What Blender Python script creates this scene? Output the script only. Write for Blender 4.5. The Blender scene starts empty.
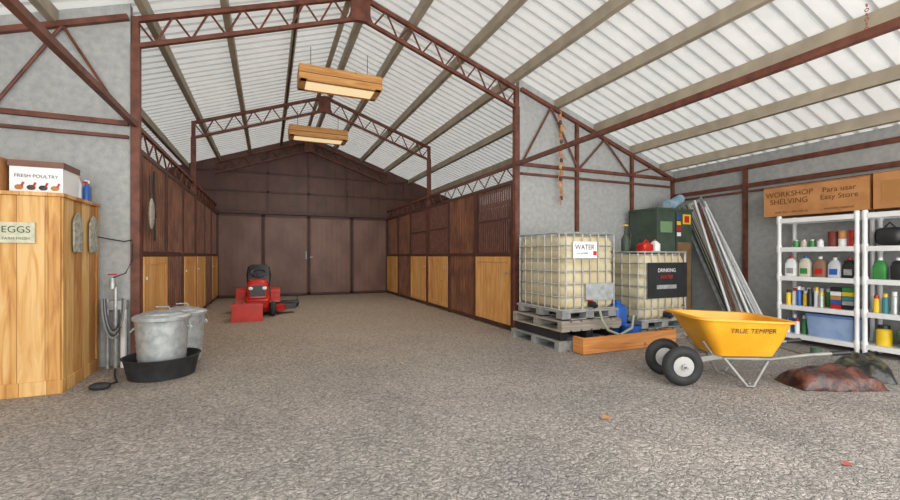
import bpy, bmesh, math, random
from mathutils import Matrix, Vector
random.seed(7)
PI=math.pi
sc=bpy.context.scene
# ---------------------------------------------------------------- helpers
def lin(h):
    h=h.lstrip('#'); o=[]
    for i in (0,2,4):
        c=int(h[i:i+2],16)/255
        o.append(c/12.92 if c<=.04045 else ((c+.055)/1.055)**2.4)
    return (*o,1)
MATS={}
def mat(name,c1,c2=None,rough=.6,metal=0,scale=5,stretch=(1,1,1),bump=0,bscale=None,detail=5,lo=.35,hi=.65,transl=0,emit=0):
    if name in MATS: return MATS[name]
    m=bpy.data.materials.new(name); m.use_nodes=True
    nt=m.node_tree; N=nt.nodes; L=nt.links
    p=N['Principled BSDF']
    p.inputs['Roughness'].default_value=rough; p.inputs['Metallic'].default_value=metal
    tc=N.new('ShaderNodeTexCoord'); mp=N.new('ShaderNodeMapping'); mp.inputs['Scale'].default_value=stretch
    L.new(tc.outputs['Object'],mp.inputs['Vector'])
    nz=N.new('ShaderNodeTexNoise'); nz.inputs['Scale'].default_value=scale; nz.inputs['Detail'].default_value=detail
    L.new(mp.outputs['Vector'],nz.inputs['Vector'])
    r=N.new('ShaderNodeValToRGB'); r.color_ramp.elements[0].position=lo; r.color_ramp.elements[1].position=hi
    r.color_ramp.elements[0].color=lin(c1); r.color_ramp.elements[1].color=lin(c2 or c1)
    L.new(nz.outputs['Fac'],r.inputs['Fac']); L.new(r.outputs['Color'],p.inputs['Base Color'])
    if bump:
        b=N.new('ShaderNodeBump'); b.inputs['Strength'].default_value=bump; b.inputs['Distance'].default_value=.02
        if bscale:
            n2=N.new('ShaderNodeTexNoise'); n2.inputs['Scale'].default_value=bscale; n2.inputs['Detail'].default_value=4
            L.new(mp.outputs['Vector'],n2.inputs['Vector']); L.new(n2.outputs['Fac'],b.inputs['Height'])
        else: L.new(nz.outputs['Fac'],b.inputs['Height'])
        L.new(b.outputs['Normal'],p.inputs['Normal'])
    if emit:
        p.inputs['Emission Color'].default_value=lin(c1); p.inputs['Emission Strength'].default_value=emit
    if transl:
        t=N.new('ShaderNodeBsdfTranslucent'); t.inputs[0].default_value=(.86,.87,.86,1)
        mx=N.new('ShaderNodeMixShader'); mx.inputs[0].default_value=transl
        L.new(p.outputs[0],mx.inputs[1]); L.new(t.outputs[0],mx.inputs[2]); L.new(mx.outputs[0],N['Material Output'].inputs[0])
    MATS[name]=m; return m
def wood(name,c1,c2,c3,plank=.14,axis='z',rough=.6,var=.25,gapc='7d5430',gapw=.04):
    m=bpy.data.materials.new(name); m.use_nodes=True
    nt=m.node_tree; N=nt.nodes; L=nt.links; p=N['Principled BSDF']; p.inputs['Roughness'].default_value=rough
    tc=N.new('ShaderNodeTexCoord'); sx=N.new('ShaderNodeSeparateXYZ'); L.new(tc.outputs['Object'],sx.inputs[0])
    def mth(op,a,b=None):
        n=N.new('ShaderNodeMath'); n.operation=op
        for i,v in enumerate((a,b)):
            if v is None: continue
            if isinstance(v,(int,float)): n.inputs[i].default_value=v
            else: L.new(v,n.inputs[i])
        return n.outputs[0]
    a=mth('ADD',sx.outputs[0],sx.outputs[1]) if axis=='z' else sx.outputs[2]
    q=mth('DIVIDE',a,plank); fl=mth('FLOOR',q)
    wn=N.new('ShaderNodeTexWhiteNoise'); wn.noise_dimensions='1D'; L.new(fl,wn.inputs['W'])
    mp=N.new('ShaderNodeMapping'); mp.inputs['Scale'].default_value=(9,9,.9) if axis=='z' else (1,1,12)
    L.new(tc.outputs['Object'],mp.inputs['Vector'])
    cb=N.new('ShaderNodeCombineXYZ'); sh=mth('MULTIPLY',wn.outputs['Value'],37.0); L.new(sh,cb.inputs[0]); L.new(sh,cb.inputs[2])
    L.new(cb.outputs[0],mp.inputs['Location'])
    nz=N.new('ShaderNodeTexNoise'); nz.inputs['Scale'].default_value=1.6; nz.inputs['Detail'].default_value=6; nz.inputs['Distortion'].default_value=1.2
    L.new(mp.outputs['Vector'],nz.inputs['Vector'])
    r=N.new('ShaderNodeValToRGB'); e=r.color_ramp.elements; e[0].position=.3; e[0].color=lin(c1); e[1].position=.72; e[1].color=lin(c3)
    k=e.new(.52); k.color=lin(c2)
    mix=mth('ADD',nz.outputs['Fac'],mth('MULTIPLY',mth('SUBTRACT',wn.outputs['Value'],.5),var))
    L.new(mix,r.inputs['Fac'])
    vo=N.new('ShaderNodeTexVoronoi'); vo.inputs['Scale'].default_value=2.6; L.new(tc.outputs['Object'],vo.inputs['Vector'])
    kn=mth('LESS_THAN',vo.outputs['Distance'],.055)
    mk=N.new('ShaderNodeMix'); mk.data_type='RGBA'; L.new(mth('MULTIPLY',kn,.75),mk.inputs[0]); L.new(r.outputs['Color'],mk.inputs[6]); mk.inputs[7].default_value=lin('6b4020')
    fr=mth('FRACT',q); gap=mth('LESS_THAN',fr,gapw)
    mx=N.new('ShaderNodeMix'); mx.data_type='RGBA'; L.new(gap,mx.inputs[0]); L.new(mk.outputs[2],mx.inputs[6]); mx.inputs[7].default_value=lin(gapc)
    L.new(mx.outputs[2],p.inputs['Base Color'])
    MATS[name]=m; return m

class B:
    def __init__(s,name,M=None): s.bm=bmesh.new(); s.m=[]; s.name=name; s.M=M or Matrix()
    def mi(s,m):
        if m not in s.m: s.m.append(m)
        return s.m.index(m)
    def poly(s,vs,fs,m):
        i=s.mi(m); bv=[s.bm.verts.new(s.M@Vector(v)) for v in vs]
        for f in fs:
            try:
                fc=s.bm.faces.new([bv[k] for k in f]); fc.material_index=i
            except ValueError: pass
    def box(s,x0,x1,y0,y1,z0,z1,m):
        v=[(x,y,z) for z in (z0,z1) for x,y in ((x0,y0),(x1,y0),(x1,y1),(x0,y1))]
        s.poly(v,[(0,3,2,1),(4,5,6,7),(0,1,5,4),(1,2,6,5),(2,3,7,6),(3,0,4,7)],m)
    def loft(s,rings,m,cap=True,closed=False):
        n=len(rings[0]); v=[p for r in rings for p in r]; f=[]
        for a in range(len(rings)-1):
            for k in range(n):
                f.append((a*n+k,a*n+(k+1)%n,(a+1)*n+(k+1)%n,(a+1)*n+k))
        if closed:
            a=len(rings)-1
            for k in range(n): f.append((a*n+k,a*n+(k+1)%n,(k+1)%n,k))
        elif cap:
            f.append(tuple(range(n))[::-1]); f.append(tuple((len(rings)-1)*n+k for k in range(n)))
        s.poly(v,f,m)
    def tube(s,pts,r,m,seg=8,cap=True):
        pts=[Vector(p) for p in pts]; rings=[]
        for i,p in enumerate(pts):
            d=(pts[min(i+1,len(pts)-1)]-pts[max(i-1,0)]).normalized()
            up=Vector((0,0,1)) if abs(d.z)<.95 else Vector((1,0,0))
            a=d.cross(up).normalized(); b=d.cross(a).normalized()
            rr_=r[i] if isinstance(r,(list,tuple)) else r
            rings.append([tuple(p+a*rr_*math.cos(2*PI*k/seg)+b*rr_*math.sin(2*PI*k/seg)) for k in range(seg)])
        s.loft(rings,m,cap)
    def beam(s,p0,p1,w,h,m):
        p0=Vector(p0);p1=Vector(p1); d=(p1-p0).normalized()
        up=Vector((0,0,1)) if abs(d.z)<.98 else Vector((0,1,0))
        a=d.cross(up).normalized()*w/2; b=a.cross(d).normalized()*h/2
        s.loft([[tuple(p+x*a+y*b) for x,y in ((-1,-1),(1,-1),(1,1),(-1,1))] for p in (p0,p1)],m)
    def lathe(s,c,prof,m,seg=20,cap=True):
        s.loft([[(c[0]+r*math.cos(2*PI*k/seg),c[1]+r*math.sin(2*PI*k/seg),c[2]+z) for k in range(seg)] for r,z in prof],m,cap)
    def torus(s,c,R,r,axis,m,seg=24,ss=8,sx=1):
        c=Vector(c); ax=Vector(axis).normalized(); up=Vector((0,0,1)) if abs(ax.z)<.9 else Vector((1,0,0))
        a=ax.cross(up).normalized(); b=ax.cross(a).normalized(); rings=[]
        for i in range(seg):
            t=2*PI*i/seg; d=a*math.cos(t)+b*math.sin(t)
            rings.append([tuple(c+d*(R+r*math.cos(2*PI*k/ss))+ax*r*sx*math.sin(2*PI*k/ss)) for k in range(ss)])
        s.loft(rings,m,closed=True)
    def ball(s,c,r,m,seg=12,sq=1.0,noise=0):
        rings=[]; rx,ry,rz=r if isinstance(r,(tuple,list)) else (r,r,r)
        def f(v): return math.copysign(abs(v)**sq,v)
        for i in range(1,seg):
            ph=PI*i/seg-PI/2
            rg=[]
            for k in range(seg*2):
                t=PI*k/seg; j=1+noise*random.uniform(-1,1)
                rg.append((c[0]+rx*f(math.cos(ph))*f(math.cos(t))*j,c[1]+ry*f(math.cos(ph))*f(math.sin(t))*j,c[2]+rz*f(math.sin(ph))*j))
            rings.append(rg)
        s.loft(rings,m)
    def text(s,body,M,size,m):
        cu=bpy.data.curves.new('t','FONT'); cu.body=body; cu.size=size; cu.align_x='CENTER'; cu.align_y='CENTER'
        ob=bpy.data.objects.new('t',cu); sc.collection.objects.link(ob)
        dg=bpy.context.evaluated_depsgraph_get(); dg.update()
        me=bpy.data.meshes.new_from_object(ob.evaluated_get(dg))
        s.poly([M@v.co for v in me.vertices],[tuple(p.vertices) for p in me.polygons],m)
        bpy.data.objects.remove(ob); bpy.data.meshes.remove(me)
    def done(s,bevel=0,recalc=True):
        if recalc: bmesh.ops.recalc_face_normals(s.bm,faces=s.bm.faces)
        me=bpy.data.meshes.new(s.name); s.bm.to_mesh(me); s.bm.free()
        for m in s.m: me.materials.append(m)
        for p in me.polygons: p.use_smooth=True
        me.set_sharp_from_angle(angle=math.radians(38))
        ob=bpy.data.objects.new(s.name,me); sc.collection.objects.link(ob)
        if bevel:
            bv=ob.modifiers.new('bevel','BEVEL'); bv.width=bevel; bv.segments=2; bv.limit_method='ANGLE'; bv.angle_limit=.7
        return ob
def rr(lx,ly,r,z,cx=0,cy=0,n=4):
    o=[]
    for sx,sy,a0 in ((1,1,0),(-1,1,PI/2),(-1,-1,PI),(1,-1,1.5*PI)):
        for k in range(n+1):
            a=a0+PI/2*k/n
            o.append((cx+sx*(lx/2-r)+r*math.cos(a),cy+sy*(ly/2-r)+r*math.sin(a),z))
    return o
def faceY(x,y,z):
    return Matrix.Translation((x,y,z))@Matrix.Rotation(PI/2,4,'X')
def faceXn(x,y,z):
    return Matrix.Translation((x,y,z))@Matrix.Rotation(-PI/2,4,'Z')@Matrix.Rotation(PI/2,4,'X')
# ---------------------------------------------------------------- materials
STEEL=mat('rust_red_steel','562d20','734332',rough=.6,scale=8,bump=.1)
STEELD=mat('dark_brown_steel','432820','56332a',rough=.55,scale=6)
PURL=mat('galv_purlin','9d9280','b0a48f',rough=.6,scale=4)
ROOF=mat('white_roof_sheet','dadbda','eae9e6',rough=.5,scale=3,transl=.25)  # translucency added so sky light comes through and brightens the interior
RIBSHADE=mat('roof_rib_shade','b4b6b6','c4c5c3',rough=.5,scale=3,transl=.12)  # darker copy of the sheet, rib shading put into the colour
GRAYW=mat('gray_insulated_wall','989b9b','acadaa',rough=.8,scale=14,bump=.3,bscale=40,detail=10,lo=.3,hi=.7)
BROWNU=mat('brown_sheet_dark','4e3028','603c32',rough=.5,scale=2.5)
BROWNL=mat('brown_sheet_light','6a4c41','826357',rough=.5,scale=1.6,stretch=(1,1,.6))
BROWNS=mat('brown_stall_sheet','664232','875b43',rough=.4,scale=3)
PINE=wood('pine_door','c08445','d39c5a','e2b47a',plank=.3,var=.15,gapw=.02)
CAB=wood('cedar_cabinet','a9713a','cb9854','dcb478',plank=.2,var=.35,gapw=.025,gapc='8a5f35')
BOARD=wood('orange_board','b06c33','c98548','d99c5f',plank=.3,axis='h')
PLY=wood('fixture_plywood','c08040','d69b58','e3b070',plank=.4,axis='h')
GALV=mat('galvanized','9fa4a5','bec2c2',rough=.4,metal=.45,scale=14)
GALVD=mat('cage_steel','929494','b2b4b2',rough=.45,metal=.35,scale=9)
BLACK=mat('black_rubber','1d1e20','2a2b2d',rough=.7,scale=12)
BLACKP=mat('black_plastic','1c1d20','26282b',rough=.4)
TANK=mat('tank_plastic','b8a984','d0c6a6',rough=.35,scale=1.6,stretch=(1,1,2.5),lo=.3,hi=.7)
WHITE=mat('white_plastic','e2e3e4','eceded',rough=.4)
RED=mat('red_paint','b01f16','c32a1d',rough=.35)
YEL=mat('tray_yellow','de9a1a','ecaa2a',rough=.4,scale=4)
BLUE=mat('blue_plastic','1f4f9a','2a62b5',rough=.4)
BIN=mat('blue_clear_bin','7f9bc6','9db3d6',rough=.3,scale=5)
CARD=mat('cardboard','ac7746','c08856',rough=.85,scale=4)
CARDD=mat('cardboard_print','6a4223',rough=.85)
GREEN=mat('green_metal','38443a','465448',rough=.5,scale=5)
CREAM=mat('cream_sign','b9b79e','d0ceb6',rough=.8,scale=20)
DKGREEN=mat('dark_green_print','39503c',rough=.8)
HOSE=mat('rubber_hose','2b2c2e','3a3b3d',rough=.5)
GRWOOD=wood('weathered_pallet','6d655a','8d857a','a19a8f',plank=.12,axis='h')
YPL=mat('yellow_plastic','e0b91f','ecc930',rough=.4)
BAGM=mat('mulch_bag_film','2e1c1c','6b3f33',rough=.3,scale=9,bump=.6,bscale=14,lo=.4,hi=.62)
BAG2=mat('dark_bag_film','1d1f21','5a5638',rough=.3,scale=7,bump=.5,bscale=14,lo=.5,hi=.6)
GREENP=mat('green_plastic','2f7a3a','3d8d48',rough=.4)
def gravel():
    m=bpy.data.materials.new('gravel'); m.use_nodes=True; nt=m.node_tree; N=nt.nodes; L=nt.links; p=N['Principled BSDF']
    p.inputs['Roughness'].default_value=.9; p.inputs['Specular IOR Level'].default_value=.2
    tc=N.new('ShaderNodeTexCoord'); co=tc.outputs['Object']
    v=N.new('ShaderNodeTexVoronoi'); v.inputs['Scale'].default_value=66
    nw=N.new('ShaderNodeTexNoise'); nw.inputs['Scale'].default_value=9; nw.inputs['Detail'].default_value=3; L.new(co,nw.inputs['Vector'])
    mx=N.new('ShaderNodeMix'); mx.data_type='RGBA'; mx.blend_type='ADD'; mx.inputs[0].default_value=.12; L.new(co,mx.inputs[6]); L.new(nw.outputs['Color'],mx.inputs[7])
    L.new(mx.outputs[2],v.inputs['Vector'])
    v2=N.new('ShaderNodeTexVoronoi'); v2.inputs['Scale'].default_value=20; v2.feature='DISTANCE_TO_EDGE'; L.new(mx.outputs[2],v2.inputs['Vector'])
    big=N.new('ShaderNodeTexNoise'); big.inputs['Scale'].default_value=.8; big.inputs['Detail'].default_value=7; big.inputs['Roughness'].default_value=.65; L.new(co,big.inputs['Vector'])
    r0=N.new('ShaderNodeValToRGB'); r0.color_ramp.elements[0].color=lin('a7a3a0'); r0.color_ramp.elements[1].color=lin('c4bdb5'); r0.color_ramp.elements[0].position=.35; r0.color_ramp.elements[1].position=.65
    L.new(big.outputs['Fac'],r0.inputs['Fac'])
    sx=N.new('ShaderNodeSeparateXYZ'); L.new(co,sx.inputs[0])
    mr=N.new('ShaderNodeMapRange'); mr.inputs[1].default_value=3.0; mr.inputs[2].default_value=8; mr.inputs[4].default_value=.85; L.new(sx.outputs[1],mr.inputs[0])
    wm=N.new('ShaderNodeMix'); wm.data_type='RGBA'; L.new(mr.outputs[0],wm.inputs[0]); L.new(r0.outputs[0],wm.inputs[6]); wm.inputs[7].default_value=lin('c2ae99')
    bw=N.new('ShaderNodeSeparateColor'); L.new(v.outputs['Color'],bw.inputs[0])
    r1=N.new('ShaderNodeValToRGB'); r1.color_ramp.elements[0].color=(.32,.32,.33,1); r1.color_ramp.elements[1].color=(1.0,.99,.98,1)
    L.new(bw.outputs[0],r1.inputs['Fac'])
    r2=N.new('ShaderNodeValToRGB'); r2.color_ramp.elements[0].color=(.42,.41,.40,1); r2.color_ramp.elements[1].color=(1,1,1,1); r2.color_ramp.elements[1].position=.15
    L.new(v2.outputs['Distance'],r2.inputs['Fac'])
    m1=N.new('ShaderNodeMix'); m1.data_type='RGBA'; m1.blend_type='MULTIPLY'; m1.inputs[0].default_value=.72; L.new(wm.outputs[2],m1.inputs[6]); L.new(r1.outputs[0],m1.inputs[7])
    m2=N.new('ShaderNodeMix'); m2.data_type='RGBA'; m2.blend_type='MULTIPLY'; m2.inputs[0].default_value=.65; L.new(m1.outputs[2],m2.inputs[6]); L.new(r2.outputs[0],m2.inputs[7])
    L.new(m2.outputs[2],p.inputs['Base Color'])
    ad=N.new('ShaderNodeMath'); ad.operation='SUBTRACT'; L.new(v2.outputs['Distance'],ad.inputs[0])
    ml=N.new('ShaderNodeMath'); ml.operation='MULTIPLY'; ml.inputs[1].default_value=.5; L.new(v.outputs['Distance'],ml.inputs[0]); L.new(ml.outputs[0],ad.inputs[1])
    b=N.new('ShaderNodeBump'); b.inputs['Strength'].default_value=.65; b.inputs['Distance'].default_value=.025
    L.new(ad.outputs[0],b.inputs['Height']); L.new(b.outputs['Normal'],p.inputs['Normal'])
    return m
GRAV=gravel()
# ---------------------------------------------------------------- dims
XL,XR=-1.46,3.90; WL,WR=-5.2,7.67; Y1,Y2,Y3=6.15,10.4,14.65; YF=-1.2
PX,PZ,SL=1.24,5.12,.35
def zr(x): return PZ-SL*abs(x-PX)
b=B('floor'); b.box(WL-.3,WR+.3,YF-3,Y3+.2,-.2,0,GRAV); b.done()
def roofsheet():
    b=B('ceiling'); pitch=.2
    y=YF
    while y<Y3+.1:
        prof=[(y,0),(y+.14,0),(y+.15,.028),(y+.19,.028),(y+.2,0)]
        for xa,xb in ((WL-.1,PX),(PX,WR+.1)):
            for i in range(4):
                (ya,da),(yb,db)=prof[i],prof[i+1]
                b.poly([(xa,ya,zr(xa)+.17+da),(xb,ya,zr(xb)+.17+da),(xb,yb,zr(xb)+.17+db),(xa,yb,zr(xa)+.17+db)],[(0,1,2,3)],ROOF if i==0 else RIBSHADE)
        y+=pitch
    bmesh.ops.remove_doubles(b.bm,verts=b.bm.verts,dist=.0005)
    b.done(recalc=False)
roofsheet()
b=B('ceiling_purlins')
for x in (PX-.12,PX+.12,2.05,2.95,3.8,4.7,5.6,6.5,7.3,.4,-.5,-1.35,-2.2,-3.1,-4.0,-4.8):
    z=zr(x)+.085
    b.beam((x,YF,z),(x,Y3,z),.05,.155,PURL)
    b.beam((x+(.03 if x>PX else -.03),YF,z-.07),(x+(.03 if x>PX else -.03),Y3,z-.07),.06,.015,PURL)
b.done()
def gable(name,x0,x1,y0,y1,m):
    b=B(name); xs=[x0]+([PX] if x0<PX<x1 else [])+[x1]
    low=[(x,0) for x in (x0,x1)]; top=[(x,zr(x)+.16) for x in xs][::-1]
    pts=low+top; n=len(pts)
    v=[(x,y0,z) for x,z in pts]+[(x,y1,z) for x,z in pts]
    b.poly(v,[tuple(range(n)),tuple(range(n,2*n))[::-1]]+[(i,(i+1)%n,n+(i+1)%n,n+i) for i in range(n)],m)
    return b
gable('wall_front_left',WL,XL-.05,Y1-.02,Y1+.08,GRAYW).done()
gable('wall_front_right',XR+.05,WR,Y1-.02,Y1+.08,GRAYW).done()
b=gable('wall_back',WL,WR,Y3,Y3+.1,BROWNU)
x=WL+.1
while x<WR:
    b.box(x,x+.03,Y3-.02,Y3,2.75,zr(x)+.1,BROWNU); x+=.3
b.done()
b=B('wall_right'); b.box(WR,WR+.1,YF,Y3+.1,0,zr(WR)+.17,GRAYW); b.done()
b=B('wall_left'); b.box(WL-.1,WL,YF,Y3+.1,0,zr(WL)+.17,GRAYW); b.done()
b=B('trim_back_wall')
for z in (2.72,3.35,3.95):
    xx0=PX-(PZ-z)/SL if z>3 else WL; xx1=PX+(PZ-z)/SL if z>3 else WR
    b.box(max(WL,xx0),min(WR,xx1),Y3-.05,Y3-.025,z-.03,z+.03,STEELD)
b.box(XL+.08,XR-.08,Y3-.16,Y3-.05,2.63,2.72,STEELD)
for x in (.0,PX,2.5): b.box(x-.03,x+.03,Y3-.05,Y3-.02,2.75,zr(x),STEELD)
b.done()
def metaldoor(name,x0,x1):
    b=B(name); b.box(x0,x1,Y3-.1,Y3-.06,.04,2.6,BROWNL)
    x=x0+.08
    while x<x1-.04: b.box(x,x+.035,Y3-.115,Y3-.1,.06,2.58,BROWNL); x+=.16
    for xa in (x0,x1-.05): b.box(xa,xa+.05,Y3-.13,Y3-.1,.04,2.6,STEELD)
    b.box(x0,x1,Y3-.13,Y3-.1,.04,.1,STEELD); b.box(x0,x1,Y3-.13,Y3-.1,2.54,2.6,STEELD)
    return b
metaldoor('door_1',XL+.03,-.15).done()
d=metaldoor('door_2',-.13,1.22); d.box(1.13,1.16,Y3-.17,Y3-.13,1.2,1.45,GALVD); d.done()
d=metaldoor('door_3',1.24,2.62); d.box(1.27,1.36,Y3-.15,Y3-.13,1.25,1.28,GALVD); d.done()
metaldoor('door_4',2.64,XR-.03).done()
def truss(y):
    b=B('roof_truss')
    dz=.32
    for xa,xb in ((XL,PX),(XR,PX)):
        za,zb=zr(xa)-.03,zr(xb)-.03
        b.beam((xa,y,za),(xb,y,zb),.06,.06,STEEL)
        b.beam((xa,y,za-dz),(xb,y,zb-dz),.06,.05,STEEL)
        n=7; s=(xb-xa)
        for i in range(n):
            t0=i/n; t1=(i+.5)/n; t2=(i+1)/n
            P=lambda t,l:(xa+s*t,y,za+(zb-za)*t-(dz if l else 0))
            b.tube([P(t0,0),P(t1,1)],.014,STEEL,6); b.tube([P(t1,1),P(t2,0)],.014,STEEL,6)
    b.box(PX-.14,PX+.14,y-.04,y+.04,PZ-.4,PZ-.02,STEEL)
    b.done()
truss(Y1); truss(Y2); truss(Y3-.12); truss(YF)
# posts + longitudinal members: part of the building frame
for x,nm in ((XL,'trim_steel_frame_left'),(XR,'trim_steel_frame_right')):
    b=B(nm)
    for y in (Y1,Y2,YF):
        b.box(x-.045,x+.045,y-.045,y+.045,0,zr(x)-.34,STEEL)
        b.box(x-.05,x+.08,y-.1,y-.03,0,.012,STEEL)
        if y!=YF: b.beam((x,y,zr(x)-.34),(x,y,zr(x)),.07,.07,STEEL)
    b.beam((x,YF+.05,2.87),(x,Y1-.05,2.87),.06,.06,STEEL)
    b.beam((x,Y1+.05,2.87),(x,Y3-.05,2.87),.05,.05,STEEL)
    y=Y1+.06
    while y<Y3-.6:
        b.tube([(x,y,2.63),(x,y+.27,2.87)],.012,STEEL,6); b.tube([(x,y+.27,2.87),(x,y+.54,2.63)],.012,STEEL,6); y+=.54
    b.done()
def girts(name,x0,x1,ys):
    b=B(name)
    for z,h in ((2.87,.055),(2.71,.035)): b.beam((x0,ys,z),(x1,ys,z),.05,h,STEEL)
    b.beam((x0,ys,zr(x0)-.02),(x1,ys,zr(x1)-.02),.06,.06,STEEL)
    n=3; L=(x1-x0)
    for i in range(n):
        xa=x0+L*i/n; xm=x0+L*(i+.5)/n; xb=x0+L*(i+1)/n
        b.tube([(xa,ys-.01,2.87),(xm,ys-.01,zr(xm)-.04)],.018,STEEL,6)
        b.tube([(xm,ys-.01,zr(xm)-.04),(xb,ys-.01,2.87)],.018,STEEL,6)
    return b
b=girts('trim_front_right',XR+.06,WR-.03,Y1-.06)
for x in (5.16,6.5,WR-.05): b.box(x-.03,x+.03,Y1-.08,Y1-.03,0,zr(x)-.04,STEEL)
b.done()
girts('trim_front_left',XL-.06,WL+.05,Y1-.06).done()
b=B('trim_right_wall')
for z,h in ((2.84,.07),(2.52,.07),(2.42,.03)): b.box(WR-.06,WR-.005,YF,Y1-.1,z-h/2,z+h/2,STEEL)
for y in (4.67,2.4,.2): b.box(WR-.07,WR-.01,y-.03,y+.03,0,2.85,STEEL)
b.done()
# ---------------------------------------------------------------- stalls
def stalls(side):
    x=XL if side<0 else XR; f=-side
    H0=1.33
    for (Y0,Yb) in ((Y1+.06,Y2-.06),(Y2+.06,Y3-.18)):
        b=B('horse_stall_front')
        def bx(dx0,dx1,y0,y1,z0,z1,m):
            a,c=sorted((x+f*dx0,x+f*dx1)); b.box(a,c,y0,y1,z0,z1,m)
        W=(Yb-Y0); cuts=[Y0,Y0+W*.34,Y0+W*.67,Yb]
        for z in (H0,2.58): bx(-.03,.04,Y0,Yb,z-.03,z+.03,STEELD)
        bx(-.03,.04,Y0,Yb,0.02,.09,STEELD)
        for k in range(3):
            y0,y1=cuts[k],cuts[k+1]
            for yy in (y0,y1-.05): bx(-.03,.045,yy,yy+.05,0,2.58,STEELD)
            if k==1:
                bx(-.01,.02,y0+.05,y1-.05,.09,H0-.03,BROWNS)
                yy=y0+.12
                while yy<y1-.1: bx(.02,.035,yy,yy+.03,.09,H0-.03,BROWNS); yy+=.15
            else:
                bx(-.01,.05,y0+.05,y1-.05,.1,H0-.04,PINE)
                for zz in (.1,H0-.14): bx(.05,.062,y0+.05,y1-.05,zz,zz+.1,PINE)
                for yy in (y0+.05,y1-.14): bx(.05,.062,yy,yy+.09,.2,H0-.14,PINE)
            barred=(side>0 and k!=1)
            if side>0 and Y0>Y2: barred=(k==0)
            if barred:
                yy=y0+.08
                while yy<y1-.06: b.tube([(x+f*.01,yy,H0),(x+f*.01,yy,2.56)],.016,STEEL,6); yy+=.075
                bx(-.01,.03,y0,y1,1.95,1.98,STEELD)
            else:
                bx(-.01,.015,y0+.05,y1-.05,H0+.03,2.55,BROWNS)
                yy=y0+.1
                while yy<y1-.08: bx(.015,.032,yy,yy+.03,H0+.03,2.55,BROWNS); yy+=.13
            if k!=1: bx(.062,.08,y0+.12,y0+.2,1.0,1.04,GALV)
        b.done()
    xo=WL if side<0 else WR
    b=B('stall_partition'); a,c=sorted((x-f*.09,xo+f*.02)); b.box(a,c,Y2-.03,Y2+.03,0,2.3,BROWNS); b.done()
stalls(-1); stalls(1)
# ---------------------------------------------------------------- light fixtures
for y in (7.75,11.3):
    z=4.42
    b=B('hanging_light_fixture'); hx,hy=.70,.27; x=PX-.05
    for s in (-1,1):
        b.box(x-hx,x+hx,y+s*hy-.012,y+s*hy+.012,z-.12,z+.12,PLY)
        b.box(x+s*hx-.012,x+s*hx+.012,y-hy,y+hy,z-.12,z+.12,PLY)
        b.box(x-hx,x+hx,y+s*(hy-.04)-.04,y+s*(hy-.04)+.04,z-.135,z-.12,PLY)
        b.box(x+s*(hx-.06)-.05,x+s*(hx-.06)+.05,y-hy,y+hy,z-.135,z-.12,PLY)
        b.tube([(x+s*.5,y,z+.12),(x+s*.5,y,zr(x+s*.5)+.05)],.006,STEELD,6)
    b.box(x-hx,x+hx,y-hy,y+hy,z+.1,z+.12,WHITE)
    b.box(x-hx+.1,x+hx-.1,y-.19,y+.19,z-.13,z-.12,mat('lamp_diffuser','f2dcae',rough=.3,emit=.8))
    b.done()
    l=bpy.data.lights.new('fixture_lamp','AREA'); l.shape='RECTANGLE'; l.size=1.0; l.size_y=.3; l.energy=38; l.color=(1,.93,.82)
    o=bpy.data.objects.new('fixture_lamp',l); o.location=(x,y,z-.14); sc.collection.objects.link(o)
# ---------------------------------------------------------------- wooden cabinet left
x0,x1,y0,y1,H=-3.3,-1.8,5.12,6.04,1.86
b=B('wooden_cabinet')
b.box(x0,x1,y0,y1,0,H,CAB); b.box(x0-.02,x1+.03,y0-.03,y1,H,H+.035,CAB)
for xa,xb in ((x0,x0+.07),(x1-.09,x1),(-2.58,-2.5)): b.box(xa,xb,y0-.016,y0,.13,H,CAB)
for ya,yb in ((y0,y0+.07),(y1-.07,y1)): b.box(x1,x1+.016,ya,yb,.13,H,CAB)
b.box(x1,x1+.02,y0,y1,0,.13,CAB); b.box(x0,x1+.02,y0-.02,y0,0,.13,CAB)
b.done(.004)
b=B('eggs_sign'); b.box(-2.25,-1.98,y0-.03,y0-.01,1.42,1.61,CREAM)
b.text('EGGS',faceY(-2.11,y0-.032,1.54),.085,DKGREEN); b.text('FARM FRESH',faceY(-2.11,y0-.032,1.46),.035,DKGREEN); b.done()
for (ya,za) in ((5.42,1.34),(5.83,1.34)):
    b=B('hanging_plaque')
    pts=[(0,0),(.17,0),(.19,.06),(.19,.3),(.15,.36),(.085,.4),(.02,.36),(-.02,.3),(-.02,.06)]
    v=[(x1+.02,ya-.08+p,za+q) for p,q in pts]+[(x1+.035,ya-.08+p,za+q) for p,q in pts]; n=len(pts)
    b.poly(v,[tuple(range(n)),tuple(range(n,2*n))[::-1]]+[(i,(i+1)%n,n+(i+1)%n,n+i) for i in range(n)],mat('slate_plaque','8a8c82','b4b2a4',scale=22,lo=.42,hi=.58))
    b.done()
cz=H+.036
b=B('white_carton'); b.box(-2.27,-1.87,5.36,5.74,cz,cz+.32,WHITE)
b.box(-2.28,-1.86,5.35,5.75,cz+.27,cz+.33,mat('kraft_dark','6b4a3c','7d5848'))
for i,xx in enumerate((-2.2,-2.11,-2.02,-1.93)):
    b.ball((xx,5.358,cz+.07),(.034,.004,.026),[CARD,BROWNU,BLACKP,CARD][i],8); b.tube([(xx+.02,5.356,cz+.08),(xx+.034,5.356,cz+.12)],.009,RED,6)
b.text('FRESH POULTRY',faceY(-2.07,5.357,cz+.18),.045,BLACKP)
b.done()
b=B('cardboard_box'); b.box(-2.85,-2.31,5.3,5.75,cz,cz+.34,CARD); b.box(-2.85,-2.31,5.51,5.53,cz+.34,cz+.343,CREAM); b.done(.004)
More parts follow.
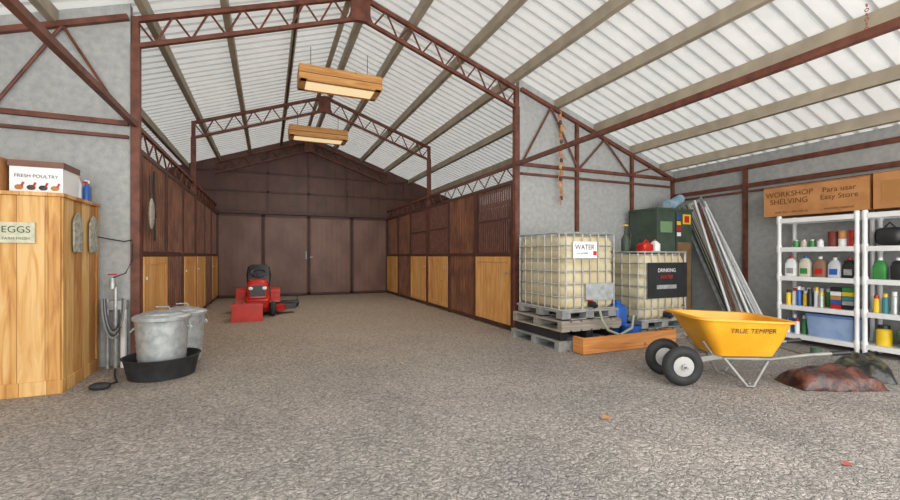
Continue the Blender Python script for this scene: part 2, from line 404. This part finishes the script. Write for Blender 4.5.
def spray(b,x,y,z,h,r,body,cap):
    b.lathe((x,y,z),[(r*.95,0),(r,.01),(r,h*.68),(r*.45,h*.82),(r*.4,h*.86)],body,14)
    b.lathe((x,y,z+h*.86),[(r*.5,0),(r*.5,h*.08),(r*.35,h*.14)],cap,10)
    b.beam((x-.01,y,z+h*.96),(x-.01,y-.05,z+h*.95),.02,.02,cap)
for i,(xx,yy,mm,cc) in enumerate(((-1.9,5.82,WHITE,YPL),(-1.85,5.93,mat('smoke_plastic','6d7072'),WHITE),(-1.83,5.82,BLUE,RED))):
    b=B('spray_bottle'); spray(b,xx,yy,cz,.28-.03*i,.032,mm,cc); b.done()
def can(x,y,z):
    b=B('galvanized_trash_can'); prof=[(.20,0),(.215,.01)]
    n=9
    for i in range(n):
        zz=.03+i*.56/n; prof+= [(.215+.035*i/n,zz),(.221+.035*i/n,zz+.03)]
    prof+=[(.255,.58),(.265,.59),(.265,.605)]
    b.lathe((x,y,z),prof,GALV,32)
    b.lathe((x,y,z+.6),[(.272,-.02),(.275,.012),(.25,.03),(.2,.035),(.19,.05),(.08,.075),(.0301,.08)],GALV,32)
    b.tube([(x-.07,y,z+.67),(x-.06,y,z+.71),(x+.06,y,z+.71),(x+.07,y,z+.67)],.008,GALV,6)
    for s in (-1,1):
        b.tube([(x+s*.245,y-.06,z+.5),(x+s*.275,y-.06,z+.46),(x+s*.275,y+.06,z+.46),(x+s*.245,y+.06,z+.5)],.007,GALV,6)
    b.done()
can(-1.06,5.47,.035); can(-.98,6.1,0)
b=B('rubber_feed_tub')
b.lathe((-1.06,5.47,0),[(.29,0),(.31,.01),(.35,.2),(.37,.22),(.355,.225),(.335,.2),(.295,.03),(.001,.03)],BLACK,36,cap=False)
b.lathe((-1.06,5.47,0),[(.29,0),(.001,0)],BLACK,36,cap=False)
b.done()
b=B('wall_faucet')
b.tube([(-1.62,6.0,0),(-1.62,6.0,.95),(-1.62,5.9,1.0)],.02,GALV); b.lathe((-1.62,5.9,.93),[(.03,0),(.03,.12)],GALV,10)
b.torus((-1.62,5.9,1.09),.035,.008,(0,0,1),RED,14,6)
b.tube([(-1.55,6.02,0),(-1.55,6.02,.7)],.03,WHITE); b.tube([(-1.7,6.02,0),(-1.7,6.02,.8)],.018,GALVD)
b.box(-1.72,-1.52,6.0,6.1,.68,.78,GALVD)
b.done()
b=B('garden_hose')
for i in range(4):
    pts=[]
    for k in range(13):
        t=-PI*k/12; pts.append((-1.60+.08*math.cos(t)*(1+.1*i),5.88-.012*i,.82+(.36+.03*i)*math.sin(t)))
    b.tube(pts,.01,[HOSE,mat('gray_hose','84888a')][i%2],6)
b.done()
b=B('extension_cord')
b.tube([(-1.78,5.95,1.52),(-1.70,6.0,1.5),(-1.55,6.05,1.47),(-1.48,6.06,1.49)],.008,BLACK,6)
b.tube([(-1.64,6.0,1.05),(-1.52,5.98,1.1),(-1.46,6.0,1.25),(-1.47,6.05,1.45)],.007,BLACK,6)
b.done()
b=B('black_floor_plug'); b.ball((-1.5,5.1,.035),(.09,.05,.035),BLACK,8,.8); b.tube([(-1.47,5.12,.03),(-1.42,5.3,.012),(-1.52,5.6,.012),(-1.6,5.92,.012)],.009,BLACK,6); b.done()
b=B('horse_fly_mask'); b.tube([(-1.35,6.3,2.3),(-1.34,6.3,2.0)],.008,HOSE,6)
b.ball((-1.34,6.32,1.83),(.03,.09,.2),mat('mesh_beige','8b8378','a39b90',scale=30),10); b.done()
b=B('lead_rope'); b.tube([(-1.36,6.55,2.4),(-1.35,6.52,1.9),(-1.36,6.58,1.5)],.012,BLACK,6); b.tube([(-1.36,6.6,2.4),(-1.35,6.62,1.8)],.012,STEEL,6); b.done()
# ---------------------------------------------------------------- IBC totes
def pallet(b,x0,x1,y0,y1,z,h,m):
    n=6
    for i in range(n):
        w=(x1-x0)/n; b.box(x0+i*w,x0+i*w+w*.8,y0,y1,z+h-.02,z+h,m)
        b.box(x0+i*w,x0+i*w+w*.8,y0,y1,z,z+.02,m)
    for i in range(3):
        yy=y0+(y1-y0-.09)*i/2; b.box(x0,x1,yy,yy+.09,z+.02,z+h-.02,m)
def tote(x0,x1,y0,y1,zb,top,label):
    b=B('ibc_water_tote'); cx,cy=(x0+x1)/2,(y0+y1)/2; lx,ly=x1-x0,y1-y0
    for xx in (x0+.02,cx-.07,x1-.16):
        for yy in (y0+.02,cy-.07,y1-.16): b.box(xx,xx+.14,yy,yy+.14,zb,zb+.1,GALVD)
    b.box(x0,x1,y0,y1,zb+.1,zb+.13,GALVD)
    for yy in (y0+.02,cy-.07,y1-.16): b.box(x0+.02,x1-.02,yy,yy+.14,zb,zb+.012,GALVD)
    z0=zb+.135; z1=top-.03
    rings=[rr(lx-.16,ly-.16,.1,z0,cx,cy),rr(lx-.07,ly-.07,.12,z0+.04,cx,cy)]
    n=6
    for i in range(n):
        za=z0+.04+(z1-z0-.1)*i/n; zc=z0+.04+(z1-z0-.1)*(i+1)/n
        rings+=[rr(lx-.055,ly-.055,.12,za+.02,cx,cy),rr(lx-.055,ly-.055,.12,zc-.035,cx,cy),rr(lx-.08,ly-.08,.12,zc-.01,cx,cy)]
    rings+=[rr(lx-.1,ly-.1,.12,z1-.03,cx,cy),rr(lx-.2,ly-.2,.12,z1,cx,cy)]
    b.loft(rings,TANK)
    b.lathe((cx,cy,z1-.005),[(.12,0),(.12,.035),(.09,.04)],BLACKP if label else WHITE,20)
    k=7
    for i in range(k):
        z=z0+.0+(top-z0)*i/(k-1)
        rg=rr(lx-.02,ly-.02,.08,z,cx,cy,3); b.tube(rg+[rg[0],rg[1]],.010 if 0<i<k-1 else .015,GALVD,6)
    for i in range(7):
        t=(i+.5)/7
        for yy in (y0+.01,y1-.01): b.tube([(x0+lx*t,yy,z0-.01),(x0+lx*t,yy,top)],.009,GALVD,6)
        for xx in (x0+.01,x1-.01): b.tube([(xx,y0+ly*t,z0-.01),(xx,y0+ly*t,top)],.009,GALVD,6)
    for yy in (cy-.25,cy+.25): b.tube([(x0+.01,yy,top),(x1-.01,yy,top)],.012,GALVD,6)
    b.tube([(cx,y0+.06,z0+.07),(cx,y0-.06,z0+.07),(cx,y0-.09,z0+.04)],[.045,.045,.04],BLACKP,12)
    b.tube([(cx,y0-.03,z0+.12),(cx-.1,y0-.04,z0+.13)],.012,RED,6)
    if label==1:
        b.box(cx-.32,cx+.1,y0-.008,y0,top-.35,top-.12,WHITE); b.text('WATER',faceY(cx-.12,y0-.011,top-.2),.1,BLACKP)
        b.box(cx+.03,cx+.09,y0-.012,y0-.008,top-.31,top-.25,RED)
        b.text('non potable',faceY(cx-.16,y0-.011,top-.28),.04,BLACKP)
        b.box(cx-.1,cx+.4,y0-.008,y0,z0+.12,z0+.36,GALV)
    else:
        b.box(x0+.12,x1-.06,y0-.008,y0,top-.7,top-.16,BLACKP); b.text('DRINKING',faceY(cx,y0-.011,top-.28),.08,WHITE)
        b.text('WATER',faceY(cx,y0-.011,top-.38),.08,RED)
        b.box(x0+.3,x1-.3,y0-.011,y0-.008,top-.56,top-.5,GALVD)
    b.done()
tote(3.66,4.66,4.62,5.76,.42,1.62,1)
tote(5.08,6.1,4.58,5.68,.2,1.36,2)
b=B('wood_pallet'); pallet(b,3.62,4.68,4.58,5.8,.27,.145,GRWOOD); b.done()
b=B('plastic_pallet'); pallet(b,3.6,4.66,4.62,5.82,.0,.14,GALVD)
for xx in (3.65,4.1,4.5): b.box(xx,xx+.12,4.65,5.75,.14,.265,BLACKP)
b.done()
b=B('wood_pallet'); pallet(b,5.05,6.1,4.58,5.7,.04,.155,GRWOOD); b.box(5.1,6.05,4.6,5.7,0,.04,GRWOOD); b.done()
b=B('wooden_plank_edging'); b.box(3.78,5.5,4.34,4.39,0,.22,BOARD); b.box(3.78,3.83,4.39,4.55,0,.22,BOARD)
b.box(5.45,5.5,4.39,4.54,0,.22,BOARD); b.done(.004)
b=B('tote_drain_hose')
b.tube([(4.2,4.50,.55),(4.22,4.47,.42),(4.3,4.45,.28),(4.5,4.43,.2),(4.75,4.45,.28),(4.83,4.5,.45)],.018,mat('clear_hose','9a9f8c'),8)
b.done()
b=B('blue_water_jug'); jx,jy=4.88,4.86; b.loft([rr(.22,.2,.05,0,jx,jy)]+[rr(.24,.22,.05,z,jx,jy) for z in (.02,.5)]+[rr(.2,.18,.05,.55,jx,jy),rr(.08,.08,.03,.59,jx,jy),rr(.08,.08,.03,.63,jx,jy)],BLUE)
b.tube([(jx-.07,jy,.55),(jx-.07,jy,.61),(jx+.03,jy,.62)],.014,BLUE,6); b.done()
b=B('blue_bucket'); b.lathe((4.87,4.58,0),[(.11,0),(.14,.27),(.15,.275),(.15,.29),(.135,.29),(.11,.03),(.001,.03)],BLUE,20,cap=False)
b.lathe((4.87,4.58,0),[(.11,0),(.001,.001)],BLUE,20,cap=False); b.done()
b=B('gas_can'); tz=1.375; b.loft([rr(.2,.16,.04,tz,5.5,4.9),rr(.22,.18,.04,tz+.02,5.5,4.9),rr(.22,.18,.04,tz+.10,5.5,4.9),rr(.12,.1,.03,tz+.14,5.5,4.9)],RED)
b.tube([(5.45,4.9,tz+.12),(5.4,4.9,tz+.2)],.015,BLACKP); b.tube([(5.44,4.88,tz+.13),(5.5,4.88,tz+.18),(5.57,4.88,tz+.13)],.012,RED,6); b.done()
b=B('pump_sprayer'); b.lathe((5.3,5.1,tz),[(.06,0),(.065,.02),(.065,.2),(.03,.27),(.02,.28),(.02,.33)],mat('sprayer_dark','3c4a3c'),16)
b.tube([(5.3,5.1,tz+.3),(5.3,5.1,tz+.42)],.012,BLACKP); b.tube([(5.25,5.1,tz+.42),(5.35,5.1,tz+.42)],.014,YPL)
b.tube([(5.38,5.1,tz+.0),(5.42,5.1,tz+.25),(5.38,5.1,tz+.38)],.007,BLACKP,6); b.done()
b=B('white_jug'); b.loft([rr(.12,.14,.03,tz,5.78,4.95),rr(.12,.14,.03,tz+.12,5.78,4.95),rr(.05,.05,.02,tz+.17,5.78,4.95)],WHITE); b.lathe((5.78,4.95,tz+.165),[(.02,0),(.02,.03)],RED,10); b.done()
b=B('green_metal_cabinet'); b.box(6.3,7.2,5.35,5.95,.04,2.12,GREEN)
b.box(6.28,7.22,5.33,5.97,2.12,2.16,GREEN)
for xx in (6.3,7.14): b.box(xx,xx+.06,5.37,5.43,0,.04,GREEN)
b.box(6.76,6.77,5.335,5.35,.08,2.1,BLACKP); b.box(6.70,6.72,5.31,5.335,1.1,1.25,GALV); b.box(6.81,6.83,5.31,5.335,1.1,1.25,GALV)
b.box(6.8,7.15,5.335,5.345,.3,1.55,mat('rusty_panel','70563a','866a48',scale=6))
b.box(6.95,7.15,5.338,5.35,1.88,2.06,YPL); b.box(6.98,7.1,5.33,5.338,1.91,2.03,RED)
for k in range(4): b.box(6.80,6.9,5.343,5.35,1.66+k*.1,1.73+k*.1,[WHITE,RED,YPL,BLUE][k])
b.box(6.38,6.68,5.343,5.35,1.72,1.92,mat('green_light','6f8f6a'))
b.done(.003)
b=B('leaning_metal_sheets')
LM=[WHITE,GALV,PURL,WHITE,mat('sheet_beige','c9c2b4'),GREEN,GALV]
for i in range(7):
    y0=3.98+.11*i; x0=7.12+.03*i; L0=Vector((x0,y0,.03)); T=Vector((7.5,5.35+.075*i,2.42-.03*i if i%2 else 2.3))
    d=(T-L0).normalized(); n=d.cross(Vector((1,0,0))).normalized()
    a=n*.055; q=Vector((.012,0,0))
    sec=[(-1,0),(-1,1),(-.8,1),(-.8,.25),(.8,.25),(.8,1),(1,1),(1,0)]
    b.loft([[tuple(P+a*u-q*3*v) for u,v in sec] for P in (L0,T)],LM[i])
for i in range(4): b.tube([(7.02,4.1+.11*i,.022),(7.42,5.25+.07*i,2.2+.05*i)],.02,[WHITE,GALV,STEEL][i%3],8)
b.done()
b=B('blue_tarp_roll'); b.tube([(6.85,5.6,2.26),(7.0,5.62,2.27),(7.25,5.62,2.4)],[.08,.095,.085],mat('lightblue_tarp','7d9cb2','a3bccb',scale=8),12); b.done()
# ---------------------------------------------------------------- shelving
SX0,SX1=7.12,7.56
def shelf(y0,y1):
    b=B('shelving_unit'); lv=(.12,.54,.97,1.40,1.83)
    for x in (SX0,SX1-.05):
        for y in (y0,y1-.05):
            b.lathe((x+.025,y+.025,0),[(.022,0),(.026,.01)]+[q for z in lv for q in ((.026,z-.06),(.034,z-.04),(.034,z+.05),(.026,z+.07))][:-1]+[(.026,1.9)],WHITE,12)
    for z in lv:
        b.box(SX0,SX0+.03,y0+.03,y1-.03,z-.035,z+.03,WHITE); b.box(SX1-.03,SX1,y0+.03,y1-.03,z-.035,z+.03,WHITE)
        b.box(SX0+.02,SX1-.02,y0,y0+.03,z-.035,z+.03,WHITE); b.box(SX0+.02,SX1-.02,y1-.03,y1,z-.035,z+.03,WHITE)
        b.box(SX0+.02,SX1-.02,y0+.02,y1-.02,z+.01,z+.03,WHITE)
    b.done()
    return [z+.031 for z in lv]
LV=shelf(2.93,3.9); shelf(1.93,2.9)
def jug(b,x,y,z,m,cap,h=.27,w=.15,d=.1):
    b.loft([rr(d*.9,w*.9,.02,z,x,y,2),rr(d,w,.03,z+.015,x,y,2),rr(d,w,.03,z+h*.6,x,y,2),rr(d*.6,w*.6,.02,z+h*.82,x,y,2),rr(.04,.04,.015,z+h*.88,x,y,2)],m)
    b.lathe((x,y,z+h*.87),[(.024,0),(.024,h*.12)],cap,10)
    b.tube([(x,y+w*.15,z+h*.82),(x,y+w*.38,z+h*.78),(x,y+w*.42,z+h*.6)],.012,m,6)
def canr(b,x,y,z,h,r,m,cap):
    b.lathe((x,y,z),[(r,0),(r,h*.75),(r*.7,h*.82)],m,12); b.lathe((x,y,z+h*.82),[(r*.75,0),(r*.72,h*.18)],cap,10)
palette=[WHITE,RED,YPL,BLACKP,BLUE,GREENP,GALV,CARD,mat('orange_plastic','d0661d'),mat('teal_label','3b7f86')]
for y,m,c in ((3.76,WHITE,RED),(3.58,mat('cream_jug','cfcab8'),BLUE),(3.40,mat('brown_jug','8d6a55'),WHITE),(3.23,mat('gray_jug','c8cbd0'),WHITE),(3.07,BLACKP,RED)):
    b=B('chemical_jug'); jug(b,SX0+.12,y,LV[2],m,c,.28+.03*random.random(),.15)
    b.box(SX0+.066,SX0+.069,y-.045,y+.045,LV[2]+.04,LV[2]+.12,random.choice(palette)); b.done()
b=B('spray_cans')
for k in range(7): canr(b,SX0+.10+.03*(k%2),3.79-k*.068,LV[1],.22+.03*(k%3),.031,palette[[2,0,4,2,3,0,6][k]],palette[[3,1,0,0,3,2,2][k]])
for k in range(6): canr(b,SX0+.24,3.76-k*.08,LV[1],.26,.033,palette[(k*3)%10],WHITE)
b.done()
b=B('small_product_boxes')
for k in range(2):
    for j in range(5): b.box(SX0+.08,SX0+.2,3.27-k*.13-.12,3.27-k*.13,LV[1]+j*.06,LV[1]+j*.06+.056,palette[(k*2+j*3+1)%10])
b.done(.003)
def bin_(y0,y1,z,h):
    b=B('storage_bin'); cy=(y0+y1)/2; w=y1-y0; cx=SX0+.22
    b.loft([rr(.3,w*.9,.03,z,cx,cy),rr(.34,w*.98,.03,z+h,cx,cy)],BIN); b.loft([rr(.36,w,.03,z+h,cx,cy),rr(.36,w,.03,z+h+.03,cx,cy),rr(.31,w*.9,.03,z+h+.04,cx,cy)],mat('bin_lid','5b78ad'))
    b.done()
bin_(2.99,3.56,LV[0],.29)
b=B('white_bottles')
for k in range(4): canr(b,SX0+.1+.06*(k%2),3.80-k*.062,LV[0],.22+.05*(k%2),.03,[WHITE,BLUE,WHITE,GREENP][k],[BLUE,WHITE,RED,WHITE][k])
b.done()
b=B('glass_jars')
for k in range(4): canr(b,SX0+.12,3.70-.1*k,LV[3],.11,.04,[GREENP,CREAM,GREENP,WHITE][k],GALV)
b.done()
b=B('paint_cans')
for k,(yy,zz) in enumerate(((3.14,0),(3.03,0),(3.14,.11),(3.03,.11))): b.lathe((SX0+.1,yy,LV[3]+zz),[(.045,0),(.047,.005),(.045,.01),(.045,.095),(.048,.105)],[WHITE,RED,CARD,RED][k],16)
b.lathe((SX0+.14,3.26,LV[3]),[(.06,0),(.06,.2),(.065,.21)],mat('coffee_can','7b3527'),16)
b.done()
b=B('black_tool_bag'); b.ball((SX0+.2,2.68,LV[3]+.12),(.14,.15,.12),BLACKP,10,.6); b.tube([(SX0+.2,2.62,LV[3]+.2),(SX0+.2,2.7,LV[3]+.3),(SX0+.2,2.78,LV[3]+.2)],.012,BLACK,6); b.done()
b=B('green_cap'); b.ball((SX0+.18,2.42,LV[3]+.09),(.12,.1,.09),BAG2,10,.8); b.beam((SX0+.1,2.42,LV[3]+.03),(SX0+.04,2.42,LV[3]+.02),.14,.01,BAG2); b.done()
for k,y in enumerate((2.76,2.59,2.42,2.24)):
    b=B('chemical_jug'); jug(b,SX0+.12,y,LV[2],[GREENP,BLACKP,WHITE,RED][k],WHITE,.28,.14); b.done()
b=B('spray_bottles')
for k in range(8): canr(b,SX0+.1,2.79-k*.085,LV[1],.22+.03*(k%3),.034,palette[(k*7+2)%10],palette[(k+1)%3])
b.done()
b=B('yellow_sprayer'); canr(b,SX0+.16,2.74,LV[0],.26,.08,YPL,BLACKP); b.done()
b=B('plastic_basket'); b.loft([rr(.26,.4,.03,LV[0],SX0+.22,2.36),rr(.32,.46,.03,LV[0]+.22,SX0+.22,2.36)],GREENP); b.done()
def longbox(y0,y1,x0,x1,z,h,t):
    b=B('long_carton'); b.box(x0,x1,y0,y1,z,z+h,CARD); b.box(x0-.002,x0,y0,y1,z+h*.97,z+h*.985,CARDD)
    L=y1-y0
    if t:
        b.text('WORKSHOP\nSHELVING',faceXn(x0-.004,y1-L*.27,z+h*.6),.11,CARDD)
        b.text('Para usar\nEasy Store',faceXn(x0-.004,y0+L*.25,z+h*.6),.1,CARDD)
        b.text('keep dry  -  this side up',faceXn(x0-.004,y1-L*.3,z+.06),.045,CARDD)
        b.text('assembly required',faceXn(x0-.004,y0+L*.25,z+.06),.045,CARDD)
    else:
        b.box(x0-.004,x0-.001,y0+.1,y1-.08,z+.1,z+h-.12,mat('orange_print','a8763f'))
    b.done(.004)
longbox(2.84,4.10,7.16,7.5,1.905,.45,True)
longbox(1.95,2.8,7.16,7.5,1.905,.47,False)
# ---------------------------------------------------------------- wheelbarrow
th=math.atan2(-.436,.9)
WM=Matrix.Translation((3.89,3.11,0))@Matrix.Rotation(th,4,'Z')
b=B('wheelbarrow',WM)
def rim(x0,x1,w,z,r,zf=0):
    p=rr(x1-x0,w,r,0,(x0+x1)/2,0,5); return [(x,y,z+zf*(1-(x-x0)/(x1-x0))) for x,y,_ in p]
T=[rim(.36,.86,.42,.30,.06),rim(.33,.89,.46,.31,.07),rim(.22,.96,.60,.48,.10,.02),rim(.11,1.0,.70,.64,.12,.04),
   rim(.06,1.03,.76,.645,.14,.04),rim(.06,1.03,.76,.665,.14,.04),rim(.12,.99,.69,.66,.12,.04),rim(.235,.945,.585,.485,.10,.02),rim(.35,.87,.44,.325,.06)]
b.loft(T,YEL)
for s in (-.2,.2):
    b.torus((0,s,.2),.145,.055,(0,1,0),BLACK,32,10,.9)
    b.tube([(0,s-.04,.2),(0,s-.03,.2),(0,s+.03,.2),(0,s+.04,.2)],[.05,.1,.1,.05],mat('rim_gray','a9a9a6'),20)
    b.tube([(0,s-.06,.2),(0,s+.06,.2)],.03,GALVD,10)
FR=mat('frame_gray','7f7f7c','959591',rough=.45,metal=.2)
b.tube([(0,-.3,.2),(0,.3,.2)],.012,FR)
for s in (-1,1):
    b.tube([(-.02,s*.1,.2),(.3,s*.14,.27),(.85,s*.22,.28),(1.15,s*.28,.34),(1.5,s*.3,.37)],.017,FR,10)
    b.tube([(1.36,s*.293,.358),(1.52,s*.302,.373)],.023,BLACKP,10)
    b.tube([(.42,s*.17,.28),(.60,s*.24,.02),(.66,s*.24,.015),(.84,s*.2,.28)],.016,FR,8)
    b.beam((0,s*.1,.2),(.4,s*.17,.3),.02,.05,FR)
    b.tube([(.35,s*.15,.27),(.2,s*.2,.45)],.01,FR,6)
b.tube([(.63,-.24,.05),(.63,.24,.05)],.01,FR)
b.tube([(1.15,-.28,.34),(1.15,.28,.34)],.013,FR)
wb=b.done()
b=B('tray_lettering',WM)
sl=math.atan2(.05,.16)
b.text('TRUE TEMPER',Matrix.Translation((.60,-.341,.575))@Matrix.Rotation(PI/2+sl,4,'X'),.07,BLACKP)
o=b.done(); o.parent=wb
def bag(name,x,y,rz,L,W,H,m):
    b=B(name,Matrix.Translation((x,y,0))@Matrix.Rotation(rz,4,'Z'))
    nx,ny=22,14; top=[]
    for i in range(nx+1):
        for j in range(ny+1):
            u=2*i/nx-1; v=2*j/ny-1
            e=max(0,(1-abs(u)**3.5))*max(0,(1-abs(v)**3))
            hh=H*e**.5*(1+.15*math.sin(5*u+2*v)+.1*math.sin(9*v-4*u))+.012
            top.append((u*L/2*(1-.06*abs(v)),v*W/2*(1-.08*abs(u)),hh))
    bot=[(p[0],p[1],.002) for p in top]; n=len(top); idx=lambda i,j:i*(ny+1)+j
    f=[]
    for i in range(nx):
        for j in range(ny):
            q=(idx(i,j),idx(i+1,j),idx(i+1,j+1),idx(i,j+1)); f.append(q); f.append(tuple(n+k for k in q[::-1]))
    per=[idx(i,0) for i in range(nx+1)]+[idx(nx,j) for j in range(1,ny+1)]+[idx(i,ny) for i in range(nx-1,-1,-1)]+[idx(0,j) for j in range(ny-1,0,-1)]
    for a,c in zip(per,per[1:]+per[:1]): f.append((a,c,n+c,n+a))
    b.poly(top+bot,f,m)
    b.done()
bag('mulch_bag',5.18,2.36,-.42,.86,.42,.16,BAGM)
bag('mulch_bag',6.05,2.45,.5,.8,.45,.17,BAG2)
b=B('small_tin'); b.lathe((6.6,3.15,0),[(.06,0),(.06,.09),(.065,.1)],mat('tin_green','59705c'),14); b.done()
# ---------------------------------------------------------------- riding mower
b=B('riding_mower',Matrix.Translation((-.2,10.35,0)))
for s in (-1,1):
    b.torus((s*.36,.45,.24),.16,.085,(1,0,0),BLACK,24,10,1.2); b.tube([(s*.30,.45,.24),(s*.42,.45,.24)],.1,WHITE,14)
    b.torus((s*.3,-.45,.16),.1,.06,(1,0,0),BLACK,20,8,1.1); b.tube([(s*.26,-.45,.16),(s*.34,-.45,.16)],.06,WHITE,12)
    b.loft([[(s*.36+dx,.45+R*math.cos(a),.24+R*math.sin(a)) for dx,R in ((-.1,.29),(.1,.29),(.1,.32),(-.1,.32))] for a in [PI*k/8 for k in range(9)]],RED)
b.loft([rr(.4,1.2,.08,.2,0,0),rr(.5,1.25,.1,.35,0,0),rr(.5,1.2,.1,.42,0,.02)],RED)
b.loft([rr(.42,.6,.08,.42,0,-.32),rr(.42,.58,.1,.7,0,-.31),rr(.36,.5,.1,.78,0,-.3),rr(.2,.36,.08,.8,0,-.28)],RED)
b.box(-.15,.15,-.63,-.605,.45,.68,BLACKP)
for s in (-1,1): b.ball((s*.13,-.62,.62),(.05,.02,.04),WHITE,8)
b.tube([(0,-.08,.75),(0,.06,.9)],.025,BLACKP); b.torus((0,.07,.91),.15,.018,(0,-.5,.85),BLACKP,20,8)
b.loft([rr(.42,.4,.1,.55,0,.4),rr(.48,.46,.12,.62,0,.4),rr(.46,.42,.12,.67,0,.4)],BLACKP)
b.loft([rr(.50,.1,.04,.66,0,.6),rr(.54,.12,.05,.85,0,.63),rr(.48,.1,.045,1.04,0,.67),rr(.3,.06,.02,1.1,0,.68)],BLACKP)
b.box(-.3,.3,-.2,.35,.1,.2,RED)
b.loft([rr(.95,.6,.15,.08,.08,.0),rr(1.0,.65,.18,.2,.08,.0)],RED)
b.box(.5,.78,-.15,.15,.1,.22,BLACKP)
b.done()
b=B('red_tool_crate',Matrix.Translation((-.38,9.4,0))); b.box(-.27,.27,-.17,.17,0,.03,RED)
for s in (-1,1):
    b.box(-.27,.27,s*.17-.012,s*.17+.012,0,.34,RED); b.box(s*.27-.012,s*.27+.012,-.17,.17,0,.34,RED)
b.box(-.29,.29,-.2,-.18,.3,.35,RED); b.box(-.29,.29,-.2,-.18,.0,.05,RED); b.done()
b=B('black_dolly',Matrix.Translation((.42,11.4,0))); b.box(-.3,.3,-.12,.12,.12,.18,BLACKP)
for s in (-1,1): b.torus((s*.22,0,.09),.06,.03,(0,1,0),BLACK,16,8)
b.tube([(.25,0,.18),(.3,0,.3),(.1,0,.32)],.015,BLACKP); b.done()
# ---------------------------------------------------------------- hanging deco
b=B('hanging_rope_ornament'); x,y=4.72,Y1-.16
b.tube([(x,y,zr(x)-.05),(x,y,2.2)],.008,CARD,6)
for k in range(14):
    z=3.75-k*.11; b.ball((x+random.uniform(-.03,.03),y,z),(.03,.03,.045),[CARD,BROWNU,PINE][k%3],6)
    b.tube([(x,y,z),(x+random.uniform(-.12,.12),y-.02,z-.12)],[.012,.003],CARD,5)
b.done()
b=B('hanging_chain'); x,y=5.25,2.1
z=zr(x)
for k in range(8): b.torus((x,y,z-.02-k*.045),.014,.004,(1,0,0) if k%2 else (0,1,0),mat('dull_red','8f4a42'),12,6)
b.done()
b=B('dead_leaf'); b.poly([(2.42,2.58,.012),(2.47,2.6,.03),(2.52,2.57,.012),(2.47,2.54,.02)],[(0,1,2,3)],CARD); b.done(recalc=False)
b=B('red_scrap'); b.poly([(3.26,1.41,.01),(3.30,1.44,.02),(3.34,1.41,.01),(3.29,1.39,.015)],[(0,1,2,3)],mat('red_faded','b5524c')); b.done(recalc=False)
# ---------------------------------------------------------------- lights
w=bpy.data.worlds.new('World'); sc.world=w; w.use_nodes=True
bg=w.node_tree.nodes['Background']; bg.inputs[0].default_value=(1,.99,.965,1); bg.inputs[1].default_value=2.15
def area(name,loc,rot,sx,sy,e,c=(1,1,1)):
    l=bpy.data.lights.new(name,'AREA'); l.shape='RECTANGLE'; l.size=sx; l.size_y=sy; l.energy=e; l.color=c
    o=bpy.data.objects.new(name,l); o.location=loc; o.rotation_euler=rot; sc.collection.objects.link(o)
area('open_front_fill',(1.2,-1.6,2.0),(math.radians(92),0,0),11,3.4,430,(1,.985,.96))  # added fill lamp behind the camera, boosts the sky light coming in
cam=bpy.data.cameras.new('camera'); co=bpy.data.objects.new('camera',cam); sc.collection.objects.link(co)
co.location=(0,0,1.3); co.rotation_euler=(PI/2,0,-math.atan(182/420)); cam.lens=16.8; cam.sensor_width=36; cam.shift_y=6/900; cam.clip_start=.05
sc.camera=co
sc.view_settings.view_transform='Standard'
